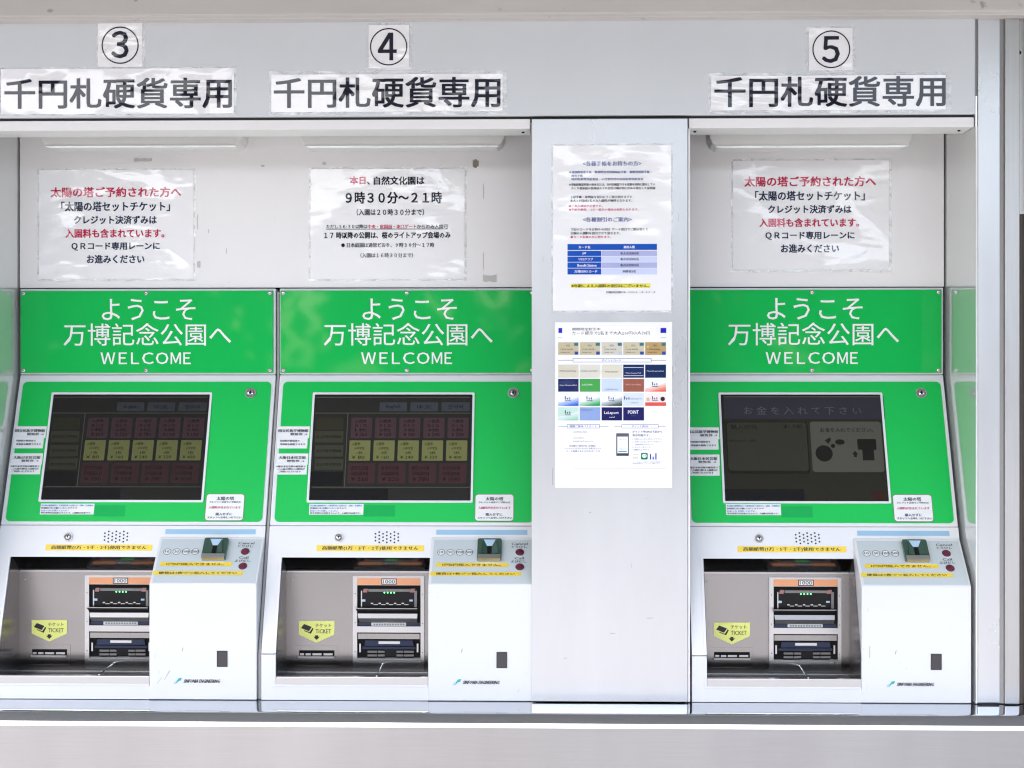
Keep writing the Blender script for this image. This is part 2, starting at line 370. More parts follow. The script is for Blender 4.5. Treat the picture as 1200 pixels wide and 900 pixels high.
# left over tape marks on the alcove wall
b = MB(); tape = paint('old_tape', (.30, .26, .21, 1), .6, var=.3, scale=60); scuff = paint('scuff', (.55, .53, .515, 1), .6)
for (u0, v0, u1, v1, m_) in ((554, 186, 561, 197, tape), (566, 212, 567.2, 235, scuff), (566, 292, 567, 320, scuff), (566, 321, 582, 331, scuff), (378, 189, 382, 194, scuff),
                             (231, 248, 232, 272, scuff), (244, 268, 245, 274, scuff), (265, 290, 266, 298, scuff), (306, 193, 310, 196, scuff), (157, 185, 178, 190, scuff), (231, 305, 235, 314, scuff)):
    x0, y0, x1, y1 = FA.R(u0, v0, u1, v1)
    n = 5; pts = [(x0+(x1-x0)*i/n, y0+(y1-y0)*random.uniform(0, .25)) for i in range(n+1)]+[(x1-(x1-x0)*i/n, y1-(y1-y0)*random.uniform(0, .25)) for i in range(n+1)]
    b = MB(); b.flat(FA, pts, .0006, m_); b.build('tape_residue' if m_ is tape else 'scuff_mark', booth)

# ------------------------------------------------------------------ counter
ctr = empty('service_counter', (0, -.05, 0)); tag(ctr, 'long stainless steel counter with polished ledge and brushed front below the machines', 'counter')
prof = [(.0095, Z_CT)]
prof += [(-.086, Z_CT), (-.092, Z_CT-.0006)]
def run(a_deg, L, n=1):                          # walk down the nose: a stretch whose normal leans a_deg above the horizontal
    y, z = prof[-1]; prof.append((y-L*math.sin(R(a_deg)), z-L*math.cos(R(a_deg))))
for a_ in (75, 62, 50): run(a_, .0022)
run(42, .009); run(37, .007); run(30, .002); run(22, .0015); run(18, .0034); run(14, .0034)
y3, z3 = prof[-1]
b = MB(); n = len(prof)
b.add([(x, y, z) for x in (-2.4, 2.4) for y, z in prof], [(i, i+1, n+i+1, n+i) for i in range(n-1)], M['polished'])
o = b.build('counter_top', ctr, base=ctr.location)
for p in o.data.polygons: p.use_smooth = True
b = MB(); b.add([(-2.4, y3, z3), (2.4, y3, z3), (2.4, y3, .12), (-2.4, y3, .12), (-2.4, y3+.06, .12), (2.4, y3+.06, .12), (2.4, y3+.06, 0), (-2.4, y3+.06, 0)], [(3, 2, 1, 0), (4, 5, 2, 3), (7, 6, 5, 4)], M['steel'])
b.build('apron', ctr, base=ctr.location)

# ------------------------------------------------------------------ alcove lights
ends = {3: 'left', 4: 'middle', 5: 'right'}
for k in (3, 4, 5):
    u0, u1 = {3: (46, 285), 4: (350, 593), 5: (830, 1071)}[k]
    fr = vert(.11); x0, y0, x1, y1 = fr.R(u0, 160, u1, 172)
    l = empty('alcove_light', ((x0+x1)/2, .15, 2.078))
    tag(l, 'unlit white strip light cover under the alcove lip above machine %d' % k, 'ceiling light', 'strip lights in the alcoves')
    b = MB(); pts = [(x0, 2.076), (x0+.003, y0+.020), (x0+.009, y0+.007), (x0+.02, y0), (x1-.02, y0), (x1-.009, y0+.007), (x1-.003, y0+.020), (x1, 2.076)][::-1]
    b.solid(fr, pts[::-1], -.07, 0, paint('light_cover_plastic', (.74, .74, .71, 1), .35)); b.build('cover', l, base=l.location, bevel=.002)
    b = MB(); inn = [(x, y+.0035) for x, y in pts[::-1]]
    b.solid(fr, [(x0+.012, y0+.0005), (x0+.022, y0-.002), (x1-.022, y0-.002), (x1-.012, y0+.0005), (x1-.02, y0+.003), (x0+.02, y0+.003)], -.002, .003, M['white_print']); b.build('rim', l, base=l.location, bevel=.001)

# ------------------------------------------------------------------ ticket machine (number 4 is built, 3 and 5 are copies)
XL, XR = -.5765, -.0195; XA, XB = -.547, -.238
root = empty('ticket_machine', ((XL+XR)/2, .01, Z_CT)); BASE = root.location.copy()
def part(mb, name, parent=None, bevel=0, seg=2): return mb.build(name, parent or root, BASE, bevel, seg)
SL = Z_CT+.001
b = MB()
b.prism([(.01, SL), (.01, .9505), (Yf(.9525), .9525), (.39, .9525), (.39, SL)][::-1], XL, XA, M['white'])
b.box(XA, XB, .01, .39, SL, .888, M['white']); part(b, 'plinth_panel'); b = MB()
b.box(XL+.002, XA-.001, .015, .38, .9526, .9544, M['rubber']); part(b, 'plinth_seal'); b = MB(); b.box(XL+.002, XR-.002, Yf(1.2036)+.0015, .38, 1.20365, 1.2048, M['seam']); part(b, 'door_seal'); b = MB(); b.box(XL+.002, XR-.002, .2225, .38, 1.5192, 1.5208, M['seam']); part(b, 'door_seal'); b = MB()
zs = .9545
b.prism([(Yf(zs), zs), (Yf(1.2036), 1.2036), (.39, 1.2036), (.39, zs)][::-1], XL, XA, M['white'])
b.prism([(Yf(1.143), 1.143), (Yf(1.2036), 1.2036), (.39, 1.2036), (.39, 1.108), (.131, 1.108)][::-1], XA, XB, M['white'])
b.prism([(Yf(ZB), ZB), (Yf(1.2036), 1.2036), (.39, 1.2036), (.39, ZB)][::-1], XB, XR, M['white'])
cab = part(b, 'cabinet')
# screen door (leaning) and welcome box
b = MB(); b.prism([(Yf(1.205), 1.205), (Yf(1.519), 1.519), (.39, 1.519), (.39, 1.205)][::-1], XL, XR, M['white']); door = part(b, 'screen_door', bevel=.0015)
b = MB(); b.box(XL, XR, .22, .39, 1.521, 1.7065, M['white']); wbox = part(b, 'welcome_box', bevel=.0015)
# green plates
x0, y0, x1, y1 = FF.R(325, 447.5, 637, 612); x0, x1 = XL+.009, XR-.0075
b = MB(); b.solid(FF, rrect(x0, y0, x1, y1, .010, 5), .0002, .0015, M['green']); gp = part(b, 'green_plate', door, bevel=.0004)
x0, y0, x1, y1 = FB.R(329, 340.5, 627, 437)
b = MB(); b.solid(FB, rrect(x0, y0, x1, y1, .001), .0003, .005, M['green_gloss']); wp = part(b, 'welcome_panel', bevel=.001)
b = MB()
for sx in (x0+.0065, (x0+x1)/2-.001, x1-.0065):
    for sy in (y0+.0055, y1-.0055):
        b = MB(); b.flat(FB, circle(sx, sy, .0047, n=16), .0053, M['rubber']); b.dome(FB, sx, sy, .0037, .0018, .0054, M['chrome'], 12); b.flat(FB, circle(sx, sy, .0013, n=6), .0076, M['gap'])
        part(b, 'screw', wp)
b = MB()
b.text(FB, 'ようこそ', FB.R(425, 350, 535.5, 375), .0058, M['white_print'], .003)
b.text(FB, '万博記念公園へ', FB.R(380, 378.5, 577.5, 405), .0058, M['white_print'], .003)
for t_, a_, b_ in (('Ｗ', 423.6, 441), ('Ｅ', 445, 454.8), ('Ｌ', 459.6, 469), ('Ｃ', 472.6, 486.4), ('Ｏ', 488.8, 503.6), ('Ｍ', 506.2, 518.4), ('Ｅ', 521.2, 530)): b.text(FB, t_, FB.R(a_, 413, b_, 426.5), .0058, M['white_print'], .012)
part(b, 'lettering', wp)
# touch screen
X0, Y0, X1, Y1 = FF.R(363.2, 460.5, 555.2, 589.5)
b = MB(); e = .0045
b.ring(FF, rrect(X0, Y0, X1, Y1, .003), rrect(X0+e, Y0+e, X1-e, Y1-e, .002), .001, .004, M['white']); scr = part(b, 'touch_screen')
b = MB(); b.flat(FF, rrect(X0+e*.6, Y0+e*.6, X1-e*.6, Y1-e*.6), .0020, M['black']); part(b, 'screen_glass', scr)
def display(k):
    dx = DX[k]; D = MB()
    sc = lambda n_, c, e_=1: M.setdefault('scr_%s' % n_, screen_mat('screen_'+n_, c, e_))
    a = .0066
    def rr(u0, v0, u1, v1, r=.0015): return rrect(*FF.R(u0, v0, u1, v1, dx), r, 3)
    if k != 5:
        q = 1.0 if k == 4 else .6; p_ = 'a' if k == 4 else 'b'
        def cm(n_, c): return M.setdefault('scr_%s%s' % (p_, n_), screen_mat('screen_'+n_, tuple(x*(.9 if k == 4 else .62) for x in c[:3])+(1,), .085))
        sh = (dx)  # same machine coordinates; measured on number 4
        def r4(u0, v0, u1, v1, r=.0015): return rrect(*FF.R(u0, v0, u1, v1, 0), r, 3)
        bg = cm('dark', rgb(50, 51, 48)); line = cm('line', rgb(110, 110, 96)); red = cm('red', rgb(88, 66, 72)); yel = cm('yellow', rgb(142, 146, 92)); red2 = cm('brown', rgb(80, 54, 58))
        grey = cm('grey', rgb(76, 80, 88)); olive = cm('olive', rgb(74, 76, 62)); txt = cm('text', rgb(26, 26, 22)); dk = cm('black', rgb(26, 28, 30))
        D.flat(FF, r4(367.5, 465.5, 551, 586, 0), .0023, bg)
        D.flat(FF, r4(368, 484.2, 551, 485.0, 0), .0026, line); D.flat(FF, r4(405.4, 485, 406.2, 571, 0), .0026, line); D.flat(FF, r4(366, 571, 551, 571.8, 0), .0026, line); D.flat(FF, r4(368, 465.5, 551, 466.4, 0), .0026, line)
        D.flat(FF, r4(363, 573, 455, 586, 0), .0025, dk); D.flat(FF, r4(364, 553, 402, 570, 0), .0025, dk)
        D.flat(FF, r4(370.5, 490, 402.5, 504), .0026, cm('olive_dim', rgb(62, 62, 48)))
        for v0, v1 in ((505.5, 519), (522, 535.5), (538, 551)):
            D.flat(FF, r4(369, v0, 402.5, v1), .0026, olive); D.text(FF, '国立民族学博物館', FF.R(371, v0+5, 400, v0+8.5), .0028, txt)
        for u0, u1, t_ in ((445, 477, 'English'), (481, 513.5, '中文'), (517.5, 550.5, '한국어')):
            D.flat(FF, r4(u0, 472, u1, 482.5), .0026, grey); D.text(FF, t_, FF.R(u0+8, 475, u1-8, 479.5), .0028, txt)
        for i, pr in enumerate(('260', '520', '780', '1040', '1300')):
            u = 411.3+28.3*i; D.flat(FF, r4(u, 490, u+24.7, 514), .0026, red)
            for j, t_ in enumerate(('入園券', 'おとな', '%d枚' % (i+1), '¥ '+pr)): D.text(FF, t_, FF.R(u+5, 492+5.2*j, u+19, 495.8+5.2*j), .0028, txt)
        for i, pr in enumerate(('80', '160', '240', '320', '400')):
            u = 409.3+28.4*i; D.flat(FF, r4(u, 516.5, u+24.7, 540.3), .0026, yel)
            for j, (t_, a0, a1) in enumerate((('入園券', 3, 13), ('小中学生', 6, 18), ('%d枚' % (i+1), 9, 16), ('¥ '+pr, 3, 18))): D.text(FF, t_, FF.R(u+a0, 518.8+5.2*j, u+a1, 522.4+5.2*j), .0028, txt)
        for i in range(4):
            u = 407.6+35.7*i; D.flat(FF, r4(u, 543, u+32, 567), .0026, red2)
            for j, t_ in enumerate(('自然文化園', '日本庭園共通', '¥ %d' % (260*(i+1)))): D.text(FF, t_, FF.R(u+4, 546.5+6.5*j, u+24, 551+6.5*j), .0028, txt)
    else:
        def cm(n_, c): return M.setdefault('scr_c%s' % n_, screen_mat('screen_'+n_, c, .075))
        bg = cm('olive', rgb(50, 50, 40)); bar = cm('bar', rgb(60, 60, 72)); pan = cm('panel', rgb(64, 64, 55)); lit = cm('light', rgb(98, 98, 90)); txt = cm('text', rgb(34, 34, 30)); pale = cm('pale', rgb(100, 100, 104)); dk = cm('black', rgb(28, 29, 32)); red = cm('red', rgb(66, 36, 30)); rim = cm('rim', rgb(36, 36, 31)); line = cm('line', rgb(110, 110, 100))
        D.flat(FF, rr(849.5, 465, 1037, 587, 0), .0023, bg); D.flat(FF, rr(848, 466.5, 1036, 491.5, 0), .0025, bar); D.flat(FF, rr(848, 465, 1036, 466, 0), .0026, line)
        D.text(FF, 'お 金 を 入 れ て 下 さ い', FF.R(871.5, 477, 1009, 486.5, dx), .0028, pale)
        D.flat(FF, rr(851.5, 494.5, 947.6, 555.5, .006), .0025, rim); D.flat(FF, rr(852.5, 495.5, 946, 552, .006), .0027, pan); D.flat(FF, rr(950.5, 494.5, 1034, 553.6, .006), .0026, lit)
        D.text(FF, '購入内容', FF.R(856, 497.8, 887, 503.5, dx), .0029, txt); D.text(FF, '¥1,040', FF.R(918, 497.6, 940.6, 503.5, dx), .0029, txt); D.text(FF, '自然文化園 入園券', FF.R(855, 515.5, 886, 518.5, dx), .0029, txt)
        D.text(FF, 'お金を入れてください。', FF.R(960.8, 501.7, 1023, 507, dx), .0028, txt, .01)
        cx, cy = FF.px(965.5, 531.8, dx); D.flat(FF, circle(cx, cy, .018, n=32), .0028, txt)
        c2 = FF.px(976, 523, dx); D.flat(FF, circle(c2[0], c2[1], .0045), .0028, txt); c3 = FF.px(984, 518.5, dx); D.flat(FF, circle(c3[0], c3[1], .010, .006), .0028, txt); c4 = FF.px(970, 516.5, dx)
        D.flat(FF, [(c4[0]-.006, c4[1]), (c4[0], c4[1]-.008), (c4[0]+.006, c4[1]), (c4[0]+.006, c4[1]+.006), (c4[0], c4[1]+.004)], .0028, txt)
        D.flat(FF, rr(1004.5, 515, 1026.5, 527.5, .002), .0028, txt); D.flat(FF, rr(1010.5, 526, 1024, 540, 0), .0029, txt)
        ax, ay = FF.px(1002, 533, dx); D.flat(FF, [(ax-.0065, ay), (ax-.003, ay), (ax-.003, ay-.006), (ax+.003, ay-.006), (ax+.003, ay), (ax+.0065, ay), (ax, ay+.008)], .0028, txt)
        D.flat(FF, rr(848.5, 573.8, 942, 587, 0), .0026, dk); D.flat(FF, rr(1022, 575.5, 1037, 587, 0), .0026, red)
    return D
part(display(4), 'screen_display', scr)
# lock
def lock(fr, u, v, r, name, par):
    cx, cy = fr.px(u, v); L = MB()
    L.slab(fr, circle(cx, cy, r), .001, .0035, M['chrome']); L.ring(fr, circle(cx, cy, r*.82), circle(cx, cy, r*.62), .0035, .0042, M['rubber']); L.dome(fr, cx, cy, r*.6, .003, .0036, M['chrome'])
    L.flat(fr, rrect(cx-r*.1, cy-r*.35, cx+r*.1, cy+r*.35), .0069, M['black']); L.flat(fr, circle(cx, cy, r*.22, n=10), .0068, M['black'])
    return part(L, name, par)
lock(FF, 601.5, 461, .0118, 'lock', door)
# stickers on the door
def sticker(fr, rects, lines, name, par, label=None, mat='sticker'):
    q = MB()
    for i, rc in enumerate(rects): q.flat(fr, rrect(*fr.R(*rc), .0008), .0021+.0004*i, M[mat])
    for t_, rc, mt, bo in lines: q.text(fr, t_, fr.R(*rc), .0031, M[mt], bo)
    o = part(q, name, par)
    if label: o['label'] = label
    return o
sticker(FF, [(325.8, 500, 362.8, 514), (325, 512.6, 360.5, 526)], [('国立民族学博物館', (326.5, 503.5, 361.5, 507), 'ink', .04), ('観覧券 →', (340.5, 507.8, 360.5, 510.8), 'ink', .03), ('特別展の観覧券で', (328.5, 516, 351.5, 518.2), 'ink', .045), ('常設展も観覧できます', (328.5, 520, 358, 522.2), 'ink', .045)], 'sticker', door, 'white sticker about museum tickets left of screen, upper')
sticker(FF, [(324.2, 531.8, 361.2, 545), (322, 543.2, 359.8, 556.5)], [('大阪日本民芸館', (327, 535, 358.5, 538.5), 'ink', .04), ('観覧券 →', (336.5, 539.2, 357, 542), 'ink', .03), ('大阪日本民芸館の観覧券で', (323.5, 546, 358.5, 548.2), 'ink', .045), ('ご入園の際は入園料が', (325.5, 549, 357.5, 551.2), 'ink', .045), ('ご利用いただけます', (326, 552, 353, 554.2), 'ink', .045)], 'sticker', door, 'white sticker about folk museum tickets left of screen, lower')
sticker(FF, [(362.5, 590.8, 426, 603.5)], [('当公園は期間限定にて通常料金とは異なる・団体・年間券は', (363.5, 592, 425, 594), 'ink_blue', .045), ('各園窓口をお願いいたしますので', (363.5, 595, 406, 597), 'ink', .045), ('お近くの お越しください', (363.5, 598, 396, 600), 'ink_blue', .045), ('券を再発行は出来ませんので、入園料が必要です。', (363.5, 600.8, 423, 602.8), 'ink', .045)], 'sticker', door)
q = MB(); q.flat(FF, rrect(*FF.R(426.6, 592.5, 463, 605.5), 0), .0018, M['green_old']); part(q, 'sticker_residue', door)
q = MB(); x0, y0, x1, y1 = FF.R(556.5, 579.3, 602.3, 611.3)
q.flat(FF, rrect(x0, y0, x1, y1, .007, 5), .0021, M['brown']); q.flat(FF, rrect(x0+.0012, y0+.0012, x1-.0012, y1-.0012, .006, 5), .0025, M['sticker'])
for t_, rc, mt, bo in (('太陽の塔', (569, 582.8, 590, 587), 'ink', .04), ('クレジット決済でご予約の方', (561, 588, 598, 590.2), 'ink', .05), ('入園料が含まれています', (560.5, 594, 598.5, 597), 'ink_red', .05), ('購入せずに', (569, 601.7, 589, 605), 'ink', .04), ('スタッフへお申しつけ下さい', (559.5, 606, 600, 608.6), 'ink', .05)):
    q.text(FF, t_, FF.R(*rc), .0029, M[mt], bo)
part(q, 'sticker', door)['label'] = 'rounded white sticker with brown border below the screen'
# lower front: lock, speaker holes, yellow strip, blue strip
lock(FF, 397, 630.3, .0092, 'lock', cab)
q = MB()
for i in range(7):
    for v in ((625.6, 629.6, 633.7) if i % 2 == 0 else (623.6, 627.6, 631.7, 635.7)):
        q.flat(FF, circle(*FF.px(440+4.45*i, v), .0019, n=10), .0006, M['gap'])
part(q, 'speaker_grille', cab)
def strip(fr, rc, t_, trc, par, off=.0006, mat='yellow', bold=.04):
    q = MB(); q.flat(fr, rrect(*fr.R(*rc)), off, M[mat])
    if t_: q.text(fr, t_, fr.R(*trc), off+.0004, M['ink'], bold)
    return part(q, 'yellow_strip' if t_ else 'blue_strip', par)
strip(FF, (371, 639, 497, 646), '高額紙幣(1万・5千・2千)使用できません', (377.5, 640.2, 490.5, 645.2), cab)
strip(FF, (511.3, 621, 618, 626.8), None, None, cab, mat='sky_blue')
# rim round the recess
q = MB(); xo, xi = XA-.0055, XA
yt0 = FF.px(400, 653.5)[1]; yb0 = .0025
q.solid(FF, [(xo, yb0), (xi, yb0), (xi, yt0), (XB-.001, yt0), (XB-.001, yt0+.006), (xo, yt0+.006)], .0001, .0012, M['white'])
q.solid(FP, [(xo, zf(806, .01)), (XB-.001, zf(806, .01)), (XB-.001, zf(803.6, .01)), (xi, zf(803.6, .01)), (xi, .9500), (xo, .9500)], .0001, .0012, M['white'])
part(q, 'recess_rim', cab, bevel=.0004)
# recess lining
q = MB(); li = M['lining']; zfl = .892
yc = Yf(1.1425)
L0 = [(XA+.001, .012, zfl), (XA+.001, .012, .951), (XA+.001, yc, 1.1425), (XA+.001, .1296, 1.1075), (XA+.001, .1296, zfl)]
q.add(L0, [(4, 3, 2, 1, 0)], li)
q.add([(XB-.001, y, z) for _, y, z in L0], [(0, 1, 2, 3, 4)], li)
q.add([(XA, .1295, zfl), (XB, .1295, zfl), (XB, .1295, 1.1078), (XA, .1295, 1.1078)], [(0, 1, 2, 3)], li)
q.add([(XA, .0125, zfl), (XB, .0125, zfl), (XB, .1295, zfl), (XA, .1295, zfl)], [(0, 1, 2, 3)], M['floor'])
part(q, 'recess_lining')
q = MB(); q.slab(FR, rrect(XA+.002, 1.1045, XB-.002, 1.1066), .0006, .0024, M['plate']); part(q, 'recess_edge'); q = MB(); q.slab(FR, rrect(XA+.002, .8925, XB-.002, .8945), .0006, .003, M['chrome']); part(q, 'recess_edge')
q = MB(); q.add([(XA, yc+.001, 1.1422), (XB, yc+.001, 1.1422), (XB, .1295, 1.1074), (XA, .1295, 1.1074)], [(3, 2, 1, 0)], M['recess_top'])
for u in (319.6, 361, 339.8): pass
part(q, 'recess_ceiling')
q = MB(); q.solid(FP, rrect(XA+.0005, .8885, XB-.0005, .9075, .001), -.0035, .0008, M['plate']); q.solid(FP, rrect(XA+.0005, .9005, XB-.0005, .9045), -.030, -.018, M['lining']); part(q, 'recess_lip', bevel=.0006)
q = MB()
for u, v in ((342, 680), (431, 660)): 
    if u < 400: q.dome(FR, *FR.px(u, v), .0022, .0014, .0006, M['chrome'], 10); part(q, 'screw'); q = MB()
q.rod((FR.px(448.7, 0)[0], .129, .913), (FR.px(448.7, 0)[0], .016, .9085), .0016, M['chrome'])
part(q, 'guide_rod')
# ticket slot
q = MB(); q.ring(FR, rrect(*FR.R(346, 756.5, 396, 781.5)), rrect(*FR.R(347.2, 757.7, 394.8, 780.3)), .0006, .0016, M['lining'])
q.flat(FR, rrect(*FR.R(347.2, 757.7, 394.8, 780.3)), .0009, li)
q.flat(FR, rrect(*FR.R(350.7, 762, 392, 769)), .0012, M['black_matt'])
for u0, u1 in ((352, 356.5), (358.5, 364.5), (366.5, 377), (379.5, 390)): q.slab(FR, rrect(*FR.R(u0, 765.3, u1, 767.6)), .0012, .004, M['plate'])
q.slab(FR, rrect(*FR.R(350.3, 768.6, 392.2, 770.8)), .0006, .007, M['plate'])
part(q, 'ticket_slot')
q = MB(); P_ = [FR.px(*a) for a in ((350.4, 727.7), (392, 727.7), (392, 743.3), (371.2, 753), (350.4, 743.3))][::-1]
q.slab(FR, P_, .0007, .0016, M['lime'])
def poly(fr, pts, off, mat, Q, dx=0): Q.flat(fr, [fr.px(u, v, dx) for u, v in pts][::-1], off, mat)
poly(FR, ((356.5, 731), (365.5, 734.5), (362.2, 739.5), (353, 735.8)), .0020, M['ink'], q); poly(FR, ((366.3, 735.6), (367.7, 736.6), (364.5, 742.5), (356.5, 739.2), (357, 738.3), (363, 740.7)), .0020, M['ink'], q)
poly(FR, ((369.4, 744.3), (373, 744.3), (373, 746), (375, 746), (371.2, 749.8), (367.4, 746), (369.4, 746)), .0020, M['ink'], q)
q.text(FR, 'チケット', FR.R(369.8, 730.6, 388.2, 735), .0020, M['ink'], .012); q.text(FR, 'TICKET', FR.R(370, 737.2, 388.2, 742), .0020, M['ink'], .012)
part(q, 'ticket_sign')
# bill unit
bx0, by0, bx1, by1 = FR.R(414, 675, 497.3, 785); PT = .007
def rb(u0, v0, u1, v1): return FR.R(u0, v0, u1, v1)
q = MB(); A1 = rb(419, 685.3, 493.2, 733.5); A2 = rb(419, 740.6, 493.2, 771)
for (x0, y0, x1, y1) in ((bx0, A1[3], bx1, by1), (bx0, A2[3], bx1, A1[1]), (bx0, by0, bx1, A2[1]), (bx0, A1[1], A1[0], A1[3]), (A1[2], A1[1], bx1, A1[3]), (bx0, A2[1], A2[0], A2[3]), (A2[2], A2[1], bx1, A2[3])):
    q.slab(FR, rrect(x0, y0, x1, y1), .0006, PT, M['plate'])
for v in (695, 729, 763):
    q.dome(FR, *FR.px(416.6, v), .0013, .0008, PT, M['rubber'], 8); q.dome(FR, *FR.px(495.3, v+1), .0013, .0008, PT, M['rubber'], 8)
bu = part(q, 'bill_unit')
q = MB(); q.flat(FR, rrect(*rb(419, 677, 493, 684.9)), PT+.0005, M['orange']); q.ring(FR, rrect(*rb(447.3, 677.4, 465.2, 684.4)), rrect(*rb(448.2, 678.3, 464.3, 683.5)), PT+.0005, PT+.001, M['ink'])
q.flat(FR, rrect(*rb(448.2, 678.3, 464.3, 683.5)), PT+.0008, M['sticker']); q.text(FR, '1000', rb(449.2, 678.8, 463.3, 683), PT+.0012, M['ink'], .01); part(q, 'value_label', bu)
q = MB()                                                       # dark pockets behind the two openings
for A in (A1, A2):
    x0, y0, x1, y1 = A
    q.flat(FR, rrect(x0, y0, x1, y1), .0010, M['black_matt'])
x0, y0, x1, y1 = rb(424, 689.5, 489, 711.5)
q.slab(FR, [(x0+.002, y0), (x1-.002, y0), (x1, y1-.004), (x1-.004, y1), (x0+.004, y1), (x0, y1-.004)], .001, .0045, M['black'])
q.slab(FR, rrect(*rb(432, 690, 481, 693)), .0045, .0055, M['rubber'])
for a, c in ((425.5, 431.5), (480.5, 486.5)): q.slab(FR, [FR.px(a+1.2, 689.5), FR.px(a, 693.8), FR.px(c-1, 693.8), FR.px(c, 689.5)], .004, .006, M['pink'])
for u in (435, 444, 453, 462, 471): q.slab(FR, rrect(*rb(u, 706, u+2.6, 707.3)), .004, .006, M['plate']); q.flat(FR, rrect(*rb(u+3, 707.8, u+8, 708.5)), .0048, M['plate'])
q.slab(FR, rrect(*rb(424.5, 702, 428.5, 704.5)), .004, .006, M['paleblue']); q.slab(FR, rrect(*rb(480, 702.3, 484, 704.3)), .004, .006, M['paleblue'])
q.slab(FR, rrect(*rb(485.8, 692, 488.8, 711)), .004, .0056, M['rubber']); q.slab(FR, rrect(*rb(423.4, 692, 424.6, 711)), .004, .0056, M['plate'])
ba = part(q, 'bill_acceptor', bu)
q = MB()
for i in range(4): q.dome(FR, *FR.px(450.8+3.8*i, 694.2), .0014, .0008, .0046, M['led'], 8)
part(q, 'indicator_light', bu)
q = MB()                                                       # hinged flap: dark upper half, bright curved lower half
xa, xb = rb(418, 0, 490, 10)[0], rb(418, 0, 490, 10)[2]
za, zb_, zc_ = FR.px(450, 711.5)[1], FR.px(450, 718.5)[1], FR.px(450, 729)[1]
pr = [(-.020, za), (-.0105, (za+zb_)/2), (-.0075, zb_), (-.0095, (zb_+zc_)/2), (-.0035, zc_)]
for i in range(4):
    (ya, z_a), (yb_, z_b) = pr[i], pr[i+1]; s0, s1 = .0015*i, .0015*(i+1)
    q.add([(xa+s0, .13+ya, z_a), (xb-s0*.3, .13+ya, z_a), (xb-s1*.3, .13+yb_, z_b), (xa+s1, .13+yb_, z_b)], [(3, 2, 1, 0)], M['black'] if i < 2 else M['flap'])
q.rod((xa, .13-.020, za), (xb, .13-.020, za), .0011, M['plate'])
part(q, 'bill_flap', bu)
q = MB(); q.flat(FR, rrect(*rb(420, 729.6, 492, 733)), .0016, M['navy_plastic']); q.slab(FR, rrect(*rb(435.5, 729.4, 476, 733)), .0016, .004, M['coin_grey'])
for i in range(12): q.flat(FR, rrect(*rb(438+3.1*i, 730.3, 440+3.1*i, 732.2)), .0044, M['rubber'])
part(q, 'flap_label', bu)
q = MB(); q.slab(FR, rrect(*rb(420, 742, 492, 748.3)), .001, .006, M['lining']); q.slab(FR, [FR.px(427.5, 756.3), FR.px(485, 756.3), FR.px(484, 750), FR.px(428.5, 750)], .001, .006, M['navy_plastic'])
q.flat(FR, rrect(*rb(444, 751, 469, 754)), .0065, M['plate']); q.slab(FR, rrect(*rb(425, 757.5, 487, 760.5)), .001, .004, M['navy_plastic'])
for u0, u1 in ((431, 442), (443, 451), (465, 472.5), (473.5, 485)):
    for v0 in (762.3, 766.6): q.slab(FR, rrect(*rb(u0, v0, u1, v0+2.2), .0004, 2), .001, .005, M['rubber'])
q.slab(FR, rrect(*rb(451, 761, 465, 769)), .001, .003, M['black'])
for u in (422.2, 489.5): q.slab(FR, rrect(*rb(u-.9, 754, u+.9, 764)), .001, .004, M['plate'])
q.add([FR.p(*FR.px(419.3, 770.3), .003), FR.p(*FR.px(492.7, 770.3), .003), FR.p(*FR.px(492.7, 774.8), .010), FR.p(*FR.px(419.3, 774.8), .010)], [(3, 2, 1, 0)], M['polished'])
q.slab(FR, rrect(*rb(419, 774.3, 493, 775.4)), .004, .0105, M['plate'])
part(q, 'change_outlet', bu)
# coin box
q = MB(); k_ = .0016
q.prism([(.0082, SL), (.0082, ZA+.0005), (Yf(ZB)-k_*1.2, ZB+k_), (Yf(ZB)+.02, ZB+k_), (.39, ZB), (.39, SL)][::-1], XB, XR, M['white']); cb = part(q, 'coin_box', bevel=.0018)
x0, y0, x1, y1 = FC.R(504, 633.5, 621, 684.6); x0 = XB+.006; x1 = XR-.004
OF = .0020
q = MB(); q.slab(FC, rrect(x0, y0, x1, y1), .0012, OF+.0006, M['coin_grey']); part(q, 'coin_deck', cb)
T = OF+.0010
for i, t_ in enumerate(('10', '50', '100', '500')):
    q = MB()
    cx, cy = FC.px(517+11*i, 648.2); q.ring(FC, circle(cx, cy, .0079), circle(cx, cy, .0070), T-.0002, T, M['ink']); q.flat(FC, circle(cx, cy, .0070), T-.0002, M['sticker'])
    w_ = .0022*len(t_); q.text(FC, t_, (cx-w_, cy-.003, cx+w_, cy+.003), T+.0003, M['ink'], .02); part(q, 'coin_label', cb)
for t_, rc in (('Cancel', (599.5, 637, 618.3, 639.6)), ('とりけし', (599.5, 640.4, 617.5, 643.2)), ('Call', (603, 654, 614, 656.6)), ('よびだし', (598.5, 657.6, 617, 660.4))): q = MB(); q.text(FC, t_, FC.R(*rc), T, M['ink'], .03); part(q, 'button_label', cb)
strip(FC, (511.3, 660.8, 596, 665.2), '1円5円投入できません。', (518.5, 661.6, 587, 664.6), cb, T)
strip(FC, (504.3, 671.2, 610.4, 675.6), '硬貨は1枚づつ投入してください', (511, 672, 603.5, 674.9), cb, T)
for v in (648.4, 665.6):
    q = MB(); cx, cy = FC.px(609.2, v); q.ring(FC, circle(cx, cy, .0105), circle(cx, cy, .0092), T-.0002, T+.001, M['coin_grey']); q.dome(FC, cx, cy, .0095, .003, T, M['maroon'], 20); part(q, 'push_button', cb)
q = MB(); x0, y0, x1, y1 = FC.R(559.5, 634.8, 588, 659); r0 = .012
q.solid(FC, rrect(x0, y0, x1, y1, .004, 3), T-.0004, T+.009, M['dark_green'])
